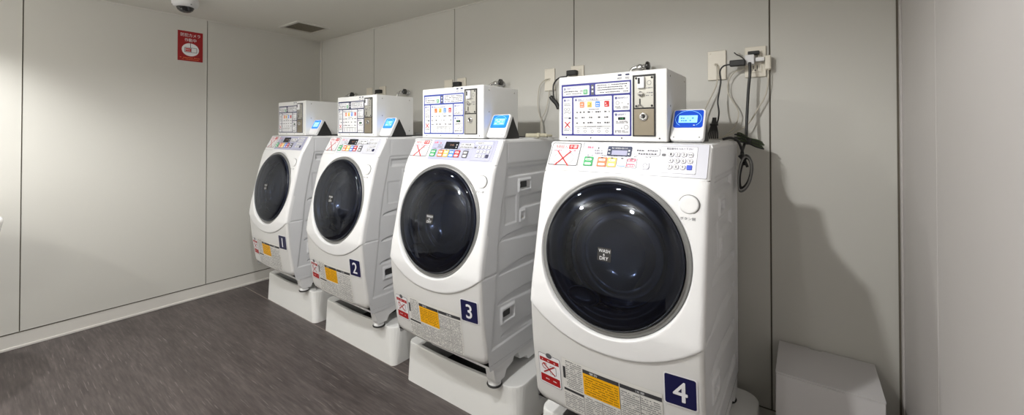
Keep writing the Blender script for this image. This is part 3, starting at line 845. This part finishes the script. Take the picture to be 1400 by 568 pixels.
wall_plate(-1.272, 1.685, .072, .138, 'cable_plate', 'ivory cable plate left of the nearest coin box with a looped pale cord', 'ivory cable plates on the back wall')
wall_plate(-2.150, 1.683, .080, .138, 'cable_plate', 'ivory cable plate peeking over the coin box of machine 3', 'ivory cable plates on the back wall')
wall_plate(-3.135, 1.683, .080, .142, 'cable_plate', 'ivory cable plate peeking over the coin box of machine 2', 'ivory cable plates on the back wall')
wall_plate(-.178, 1.684, .084, .142, 'power_outlet', 'ivory power outlet crowded with adapters near the panel seam', 'power outlets on the back wall')
wall_plate(-1.082, 1.684, .084, .142, 'power_outlet', 'ivory power outlet half hidden behind the nearest coin box', 'power outlets on the back wall')
wall_plate(-2.015, 1.684, .084, .142, 'power_outlet', 'ivory power outlet half hidden behind the coin box of machine 3', 'power outlets on the back wall')
wall_plate(-2.945, 1.684, .084, .142, 'power_outlet', 'ivory power outlet half hidden behind the coin box of machine 2', 'power outlets on the back wall')
for x, lab in ((-1.105, 'black power plug in the outlet behind the nearest coin box'), (-2.035, 'black power plug in the outlet above machine 3'), (-2.965, 'black power plug in the outlet above machine 2')):
    root = thing('power_plug', (x, WY-.03, 1.69), lab, 'plug', 'black plugs in the outlets')
    b = MB(); b.box((x-.03, WY-.052, 1.695), (x+.032, WY-.0158, 1.725), RUBBER_AND_SHADE, .005); b.build('plug_body', root)
    b = MB(); b.tube([(x-.02, WY-.046, 1.70), (x-.045, WY-.045, 1.67), (x-.05, WY-.04, 1.60), (x-.03, WY-.03, 1.4), (x, WY-.03, 1.15)], .0045, CABLEB, 8); b.build('cord', root)

def tap(x, z, lab):
    root = thing('water_tap', (x, WY-.04, z-.07), lab, 'tap', 'chrome water taps')
    b = MB(); M = frame((x, WY, z), (1, 0, 0), (0, 0, 1))
    b.lathe([(.026, 0), (.026, .004), (.018, .010), (.012, .012), (.012, .055), (.016, .058), (.016, .078), (.011, .082), (.0001, .082)], M, CHROME, 24)
    b.tube([(x, WY-.066, z), (x-.03, WY-.070, z-.002), (x-.045, WY-.072, z-.014), (x-.046, WY-.072, z-.05)], .0095, CHROME, 12)
    b.lathe([(.013, -.066), (.014, -.05), (.014, -.030), (.011, -.028)], frame((x-.046, WY-.072, z), (1, 0, 0), (0, 1, 0)), CHROME, 16)
    b.build('tap_body', root)
    b = MB(); b.tube([(x, WY-.068, z), (x+.034, WY-.068, z+.004)], .007, CHROME, 10, smooth_path=False)
    Mh = frame((x+.032, WY-.068, z+.004), (0, 1, 0), (0, 0, 1)); b.lathe([(.0001, -.001), (.020, -.001), (.024, .004), (.024, .012), (.020, .016), (.0001, .017)], Mh, mat('dark chrome', (.10, .10, .10), .2, .9), 6)
    b.build('tap_handle', root)
    b = MB(); b.tube([(x-.046, WY-.072, z-.06), (x-.046, WY-.075, z-.14), (x-.04, WY-.10, z-.24), (x-.03, WY-.165, 1.40), (x-.03, WY-.175, 1.331)], .010, mat('grey hose', (.45, .45, .44), .5), 10); b.build('water_hose', root)
tap(-.690, 1.700, 'chrome water tap above the nearest coin box'); tap(-1.650, 1.684, 'chrome water tap to the right above the coin box of machine 3')
tap(-2.618, 1.680, 'chrome water tap above the right corner of the coin box of machine 2'); tap(-3.350, 1.695, 'chrome water tap just visible over the left half of the coin box of machine 2')

# cords by the nearest outlet
def cord(name, pts, r, m_, lab, cat='cord', grp=None, n=8):
    b = MB(); b.tube(pts, r, m_, n); return tag(b.build(name), lab, cat, grp)
cord('signal_cord', [(-.343, WY-.012, 1.686), (-.335, WY-.028, 1.68), (-.333, WY-.03, 1.63), (-.338, WY-.035, 1.58), (-.372, WY-.04, 1.50), (-.395, WY-.05, 1.44), (-.40, WY-.08, 1.37), (-.39, WY-.14, 1.328)], .0032, CABLEW, 'thin pale cord hanging from the cable plate above the nearest reader')
cord('signal_cord', [(-1.276, WY-.012, 1.688), (-1.30, WY-.03, 1.68), (-1.335, WY-.03, 1.64), (-1.345, WY-.03, 1.55), (-1.335, WY-.035, 1.48), (-1.31, WY-.04, 1.42), (-1.30, WY-.05, 1.36), (-1.30, WY-.055, 1.30), (-1.30, WY-.055, 1.1)], .0032, CABLEW, 'thin pale cord looping down from the cable plate left of machine 4')
cord('signal_cord', [(-1.272, WY-.016, 1.615), (-1.27, WY-.025, 1.58), (-1.285, WY-.03, 1.50), (-1.312, WY-.045, 1.43), (-1.306, WY-.06, 1.36), (-1.31, WY-.065, 1.1)], .0028, CABLEW, 'second thin pale cord joining the loop left of machine 4')
root = thing('adapter_cord', (-1.20, WY-.05, 1.3), 'black cord with a small black plug hanging left of the nearest coin box', 'cord')
b = MB(); b.tube([(-1.14, WY-.035, 1.69), (-1.19, WY-.04, 1.685), (-1.222, WY-.045, 1.65), (-1.222, WY-.05, 1.60), (-1.215, WY-.05, 1.56), (-1.19, WY-.05, 1.52)], .005, CABLEB, 8); b.build('cord', root)
b = MB(); b.tube([(-1.24, WY-.05, 1.575), (-1.225, WY-.05, 1.555), (-1.20, WY-.05, 1.53), (-1.185, WY-.05, 1.50)], .013, RUBBER_AND_SHADE, 10); b.build('plug_body', root)

# adapter and its thin black cord with a tied bundle
root = thing('power_adapter', (-.24, WY-.06, 1.65), 'black adapter at the crowded outlet with thin black cord and tied bundle', 'power adapter')
b = MB(); b.box((-.274, WY-.085, 1.662), (-.212, WY-.055, 1.690), RUBBER_AND_SHADE, .004); b.build('adapter_body', root)
b = MB()
b.tube([(-.272, WY-.07, 1.673), (-.300, WY-.07, 1.668), (-.315, WY-.07, 1.645), (-.312, WY-.07, 1.60), (-.318, WY-.075, 1.55), (-.322, WY-.09, 1.50), (-.316, WY-.10, 1.45), (-.318, WY-.12, 1.41), (-.328, WY-.14, 1.38)], .0035, CABLEB, 8)
b.build('cord', root)
b = MB()
for i in range(6):
    a = (i-2.5)*.0034
    b.tube([(-.328+a*.6, WY-.14, 1.425), (-.330+a*1.0, WY-.145, 1.395), (-.332+a*2.0, WY-.15, 1.36), (-.335+a*2.4, WY-.15, 1.328)], .0034, CABLEB, 6)
b.tube([(-.345, WY-.147, 1.392), (-.313, WY-.147, 1.394)], .006, CABLEB, 8, smooth_path=False)
b.build('cord_bundle', root)

# white block plugs in the outlet
root = thing('plug_block', (-.18, WY-.05, 1.66), 'white multi-plug block pushed into the crowded outlet', 'plug')
b = MB(); b.box((-.215, WY-.062, 1.668), (-.178, WY-.0158, 1.712), WHITE2, .004); b.box((-.176, WY-.05, 1.680), (-.140, WY-.0158, 1.698), WHITE2, .003); b.build('plug_body', root)
b = MB(); b.box((-.205, WY-.045, 1.714), (-.160, WY-.016, 1.730), RUBBER_AND_SHADE, .003); b.build('upper_plug', root)
root = thing('extension_plug', (-.12, WY-.04, 1.63), 'ivory inline plug with pale cord at the right edge of the crowded outlet', 'plug')
b = MB(); b.box((-.139, WY-.045, 1.640), (-.116, WY-.015, 1.705), PLATE, .006); b.build('plug_body', root)
b = MB(); b.tube([(-.127, WY-.03, 1.645), (-.128, WY-.03, 1.58), (-.14, WY-.03, 1.52), (-.17, WY-.035, 1.46), (-.19, WY-.04, 1.42), (-.22, WY-.06, 1.38), (-.29, WY-.09, 1.34), (-.33, WY-.13, 1.330)], .003, CABLEW, 8); b.build('cord', root)
cord('loose_cord', [(-.215, WY-.03, 1.655), (-.26, WY-.03, 1.64), (-.285, WY-.03, 1.60), (-.285, WY-.03, 1.54), (-.25, WY-.03, 1.47), (-.245, WY-.035, 1.43), (-.262, WY-.04, 1.38), (-.30, WY-.09, 1.335)], .0026, CABLEW, 'thin pale cord curving down beside the black adapter cord')
# twisted wire tie
b = MB(); b.tube([(-.262, WY-.02, 1.735), (-.250, WY-.025, 1.722), (-.240, WY-.022, 1.718), (-.228, WY-.03, 1.705), (-.216, WY-.04, 1.69), (-.208, WY-.05, 1.68)], .0022, RUBBER_AND_SHADE, 6); b.tube([(-.250, WY-.02, 1.724), (-.243, WY-.024, 1.728), (-.236, WY-.02, 1.722)], .002, CABLEW, 6)
tag(b.build('wire_tie'), 'thin black wire tie sticking up left of the crowded outlet', 'wire tie')

# thick black cable with coil
root = thing('power_cable', (-.2, 2.1, 1.1), 'thick black cable from the outlet, coiled beside washing machine 4', 'cable')
b = MB()
b.tube([(-.196, WY-.066, 1.675), (-.194, WY-.07, 1.63), (-.200, WY-.075, 1.55), (-.204, WY-.085, 1.46), (-.206, WY-.10, 1.38), (-.206, WY-.115, 1.335), (-.212, WY-.14, 1.30), (-.216, WY-.19, 1.26), (-.204, WY-.22, 1.22)], .006, CABLEB, 10)
b.build('main_cable', root)
b = MB()
ccx, ccz = -.222, 1.184
for i, (rx, rz, yy, m2, r_) in enumerate(((.036, .066, 1.985, CABLEB, .0042), (.041, .072, 1.995, CABLEB, .0045), (.034, .063, 2.005, CABLEB, .0042), (.044, .078, 1.978, mat('dark grey cable', (.10, .10, .10), .5), .0035), (.040, .070, 1.970, mat('grey cable', (.25, .25, .24), .5), .003))):
    b.tube([(ccx+.016+rx*cos(t)*.7*(1 if cos(t) > 0 else .55)+.01*sin(t), yy+.006*sin(3*t+i), ccz+rz*sin(t)) for t in [2*pi*j/20 for j in range(21)]], r_, m2, 8, 3)
b.build('cable_coil', root)
b = MB()
b.tube([(-.275, 1.93, 1.328), (-.250, 1.95, 1.334), (-.226, 1.97, 1.322), (-.212, 1.985, 1.285), (-.206, 1.99, 1.25), (-.192, 1.99, 1.21)], .0055, CABLEB, 8)
b.tube([(-.218, 1.985, 1.262), (-.200, 1.99, 1.240)], .012, CABLEB, 8, smooth_path=False)
b.build('cable_tail', root)
# tied green-black cord across the thick cable
root = thing('tied_cord', (-.19, 2.1, 1.29), 'dark green cord tied in a short bundle behind washing machine 4', 'cord')
b = MB()
for i in range(6):
    a = (i-2.5)*.0045
    b.tube([(-.250+.01*(i % 2), WY-.13+a, 1.338+a*1.4), (-.225, WY-.135+a, 1.334+a*1.6), (-.195, WY-.13+a, 1.320+a*1.0), (-.165, WY-.125+a, 1.308+a*1.3), (-.138-.004*(i % 3), WY-.12+a, 1.299+a*1.2)], .0036, CABLEG if i % 2 else CABLEB, 6)
b.tube([(-.196, WY-.132, 1.332), (-.194, WY-.132, 1.304)], .011, CABLEB, 8, smooth_path=False)
b.build('cord_bundle', root)

# hose couplings lying on the tops behind the readers
for k, lab in ((3, 'short pale hose coupling lying on top of washing machine 3'), (2, 'dark hose end and clip lying on top of washing machine 2')):
    d = off(k); root = thing('hose_coupling', (-.27+d[0], 1.78+d[1], 1.32+d[2]), lab, 'hose')
    b = MB(); f = lambda x, y, z: (x+d[0], y+d[1], z+d[2])
    cm = mat('ivory coupling', srgb(206, 200, 176), .4) if k == 3 else mat('dark grey hose', (.06, .06, .055), .5)
    b.tube([f(-.295, 1.735, 1.337), f(-.25, 1.785, 1.337), f(-.22, 1.82, 1.337)], .0105, cm, 12); b.tube([f(-.255, 1.78, 1.337), f(-.247, 1.789, 1.337)], .0135, cm, 12, smooth_path=False)
    b.build('coupling_body', root)
    b = MB(); b.tube([f(-.22, 1.81, 1.337), f(-.215, 1.86, 1.335), f(-.26, 1.93, 1.335), f(-.30, 1.99, 1.335)], .007, cm, 8); b.build('hose', root)

# ------------------------------------------------------------------ ceiling vent, dome camera, sign
cx_, cy_ = -3.53, 1.815
root = thing('ceiling_vent', (cx_, cy_, CZ-.012), 'square grey ceiling vent grille in the far left corner', 'vent')
b = MB()
for x0, y0, x1, y1 in ((-.16, -.15, .16, -.125), (-.16, .125, .16, .15), (-.16, -.125, -.135, .125), (.135, -.125, .16, .125)):
    b.box((cx_+x0, cy_+y0, CZ-.012), (cx_+x1, cy_+y1, CZ-.0003), TRIM, .002)
b.build('vent_frame', root)
b = MB(); b.box((cx_-.134, cy_-.124, CZ-.0025), (cx_+.134, cy_+.124, CZ-.0005), GAPM)
b.build('vent_backing', root)
b = MB()
for i in range(17):
    y = cy_-.118+i*.01475
    b.add([(cx_-.134, y-.005, CZ-.009), (cx_+.134, y-.005, CZ-.009), (cx_+.134, y+.004, CZ-.004), (cx_-.134, y+.004, CZ-.004), (cx_-.134, y-.004, CZ-.010), (cx_+.134, y-.004, CZ-.010), (cx_+.134, y+.005, CZ-.005), (cx_-.134, y+.005, CZ-.005)],
          [(0, 1, 2, 3), (4, 7, 6, 5), (0, 4, 5, 1), (3, 2, 6, 7)], VENTM)
b.build('vent_grille', root)

root = thing('dome_camera', (-3.47, .94, CZ-.085), 'white ceiling security camera with a black dome above the red sign', 'security camera')
M = frame((-3.465, .935, CZ-.0003), (1, 0, 0), (0, -1, 0))
b = MB(); b.lathe([(.076, 0), (.077, .028), (.074, .040), (.064, .054), (.050, .058), (.046, .056)], M, WHITE2, 48); b.build('camera_housing', root)
b = MB(); b.lathe([(.052, .052), (.050, .062), (.043, .076), (.030, .087), (.014, .092), (.0001, .093)], M, DOMEB, 40); b.build('camera_dome', root)
b = MB()
for a in range(3):
    t = 2*pi*a/3+4.4; c = Vector((-3.465+.070*cos(t), .935+.070*sin(t), CZ-.043)); b.lathe([(.005, 0), (.004, .004), (.0001, .004)], frame(c, (1, 0, 0), (0, -1, 0)), GREYB, 10)
b.box((-3.445, .855, CZ-.026), (-3.415, .866, CZ-.018), DARK)
b.build('camera_screw', root)

f = lambda a, z, o: Vector((WX+.0022+o, a, z))
b = MB(); b.box((WX+.0003, 1.022, 1.928), (WX+.002, 1.188, 2.167), SIGNR)
root = b.build('security_sign'); tag(root, 'red security camera notice with white symbol on the left wall', 'sign')
q = Decal(f)
q.text('防犯カメラ', 1.040, 2.122, .130, .028, PAPER, 1); q.text('作動中', 1.066, 2.083, .078, .028, PAPER, 1)
q.disc(1.105, 2.020, .057, .052, PAPER, 1, 40)
q.rect(1.103, 2.036, 1.107, 2.073, INK, 2); q.rrect(1.066, 1.998, 1.148, 2.037, .003, INK, 3); q.rrect(1.069, 2.001, 1.145, 2.034, .003, PAPER, 4); q.rect(1.072, 2.004, 1.108, 2.031, REDI, 5); q.rect(1.108, 2.001, 1.111, 2.034, INK, 5)
q.text('REC', 1.075, 2.012, .028, .012, PAPER, 7)
q.micro(1.036, 1.172, 1.951, .007, mat('orange print 2', srgb(230, 120, 70), .5), 1); q.micro(1.050, 1.160, 1.939, .005, mat('orange print 2', srgb(230, 120, 70), .5), 1)
q.build('sign_print', root, False)

# ------------------------------------------------------------------ carton
root = thing('carton', (.06, 2.04, 0), 'closed white cardboard carton on the floor by the right wall', 'box')
CX0, CX1, CY0, CY1, CH = -.093, .221, 1.905, 2.192, .424
b = MB(); b.box((CX0, CY0, .0005), (CX1, CY1, CH), CARTON, .0015); b.build('carton_body', root)
# lid sheet with thumb notch at the back edge
pts = [(CX0-.001, CY0-.002), (CX1+.001, CY0-.002), (CX1+.001, CY1)]
nx = .035
for k in range(9):
    t = pi*k/8; pts.append((nx+.022*cos(t), CY1-.014*sin(t)))
pts.append((CX0-.001, CY1))
b = MB(); L = [[(x, y, z) for x, y in pts] for z in (CH, CH+.0035)]
b.grid(L, CARTON, False, closed=True); b.add(L[1], [list(range(len(pts)))], CARTON); b.add(L[0], [list(range(len(pts)))[::-1]], CARTON); b.build('lid', root)
b = MB()
fl = [(CX0+.0, CH-.004), (.112, CH-.004), (.165, .12), (.10, .06), (CX0, .06)]
L = [[(x, y, z) for x, z in fl] for y in (CY0-.0035, CY0)]
b.grid(L, CARTON, False, closed=True); b.add(L[0], [list(range(5))], CARTON); b.build('front_flap', root)

# ------------------------------------------------------------------ round wash basin at the left edge
root = thing('wash_basin', (-3.56, -.13, 0), 'round white wash basin at the left edge of the photo', 'basin')
M = Matrix.Translation((-3.565, -.135, 0))
b = MB(); b.lathe([(.0001, .80), (.15, .81), (.24, .87), (.262, .885), (.276, .888), (.285, .880), (.285, .862), (.272, .80), (.235, .735), (.16, .69), (.09, .675), (.085, .66)], M, CERAM, 64); b.build('basin_bowl', root)
b = MB(); b.lathe([(.085, .66), (.075, .40), (.085, .08), (.12, .02), (.12, 0.0005), (.0001, 0.0005)], M, CERAM, 40); b.build('basin_column', root)

# ------------------------------------------------------------------ lights
def downlight(x, y, power, cone, blend, lab, col=(1, .995, .985), size=.032):
    root = thing('downlight', (x, y, CZ-.012), lab, 'ceiling light', 'recessed downlights')
    M = frame((x, y, CZ-.0003), (1, 0, 0), (0, -1, 0))
    b = MB(); b.lathe([(.075, 0), (.075, .004), (.062, .006), (.058, .003)], M, WHITE2, 36); b.build('trim_ring', root)
    b = MB(); b.lathe([(.058, .001), (.03, .001), (.0001, .001)], M, mat('lamp lens', (.9, .9, .9), .4, emit=(1, .95, .87), es=6), 36); b.build('lamp_lens', root)
    l = bpy.data.lights.new('downlight_lamp', 'SPOT'); l.energy = power; l.spot_size = radians(cone); l.spot_blend = blend; l.shadow_soft_size = size; l.color = col
    o = bpy.data.objects.new('downlight_lamp', l); COL.objects.link(o); o.parent = root; o.location = (0, 0, -.03)
downlight(-.93, .36, 60, 168, .35, 'round recessed downlight in front of machine 4')
downlight(-3.50, -.12, 58, 112, .9, 'round recessed downlight above the wash basin')
downlight(-2.15, .25, 46, 160, .5, 'round recessed downlight in front of machines 2 and 3')
def fill_lamp(x, y, power, lab):  # fill lamp added out of view to brighten walls and ceiling
    root = thing('added_fill_lamp', (x, y, CZ-.13), lab, 'ceiling light', 'added fill lamps')
    M = frame((x, y, CZ-.0003), (1, 0, 0), (0, -1, 0))
    b = MB(); b.lathe([(.11, 0), (.11, .02), (.09, .025)], M, WHITE2, 36); b.build('fill_lamp_base', root)
    l = bpy.data.lights.new('fill_lamp_bulb', 'POINT'); l.energy = power; l.shadow_soft_size = .05; l.color = (1, .985, .95)
    o = bpy.data.objects.new('fill_lamp_bulb', l); COL.objects.link(o); o.parent = root; o.location = (0, 0, -.0)
fill_lamp(-2.6, -1.3, 34, 'added fill lamp behind the camera on the left')
fill_lamp(-1.0, -1.3, 17, 'added fill lamp behind the camera in the middle')

w = bpy.data.worlds.new('world'); SC.world = w; w.use_nodes = True
w.node_tree.nodes['Background'].inputs[0].default_value = (.5, .5, .5, 1); w.node_tree.nodes['Background'].inputs[1].default_value = .2

# ------------------------------------------------------------------ camera
fpx, ccx_, ccy_ = 552.7, 688.13, 174.7
cam = bpy.data.cameras.new('camera'); co = bpy.data.objects.new('camera', cam); COL.objects.link(co)
cam.sensor_fit = 'HORIZONTAL'; cam.sensor_width = 36; cam.lens = fpx*36/1400
cam.shift_x = (700-ccx_)/1400; cam.shift_y = -(284-ccy_)/1400
cam.clip_start = .02
co.location = (0, 0, 1.36); co.rotation_euler = (radians(90+.58), 0, radians(36.62))
SC.camera = co
SC.view_settings.view_transform = 'Standard'; SC.view_settings.look = 'None'; SC.view_settings.gamma = 1; SC.view_settings.exposure = 0.36
SC.view_settings.use_curve_mapping = False
SC.cycles.max_bounces = 10; SC.cycles.diffuse_bounces = 5
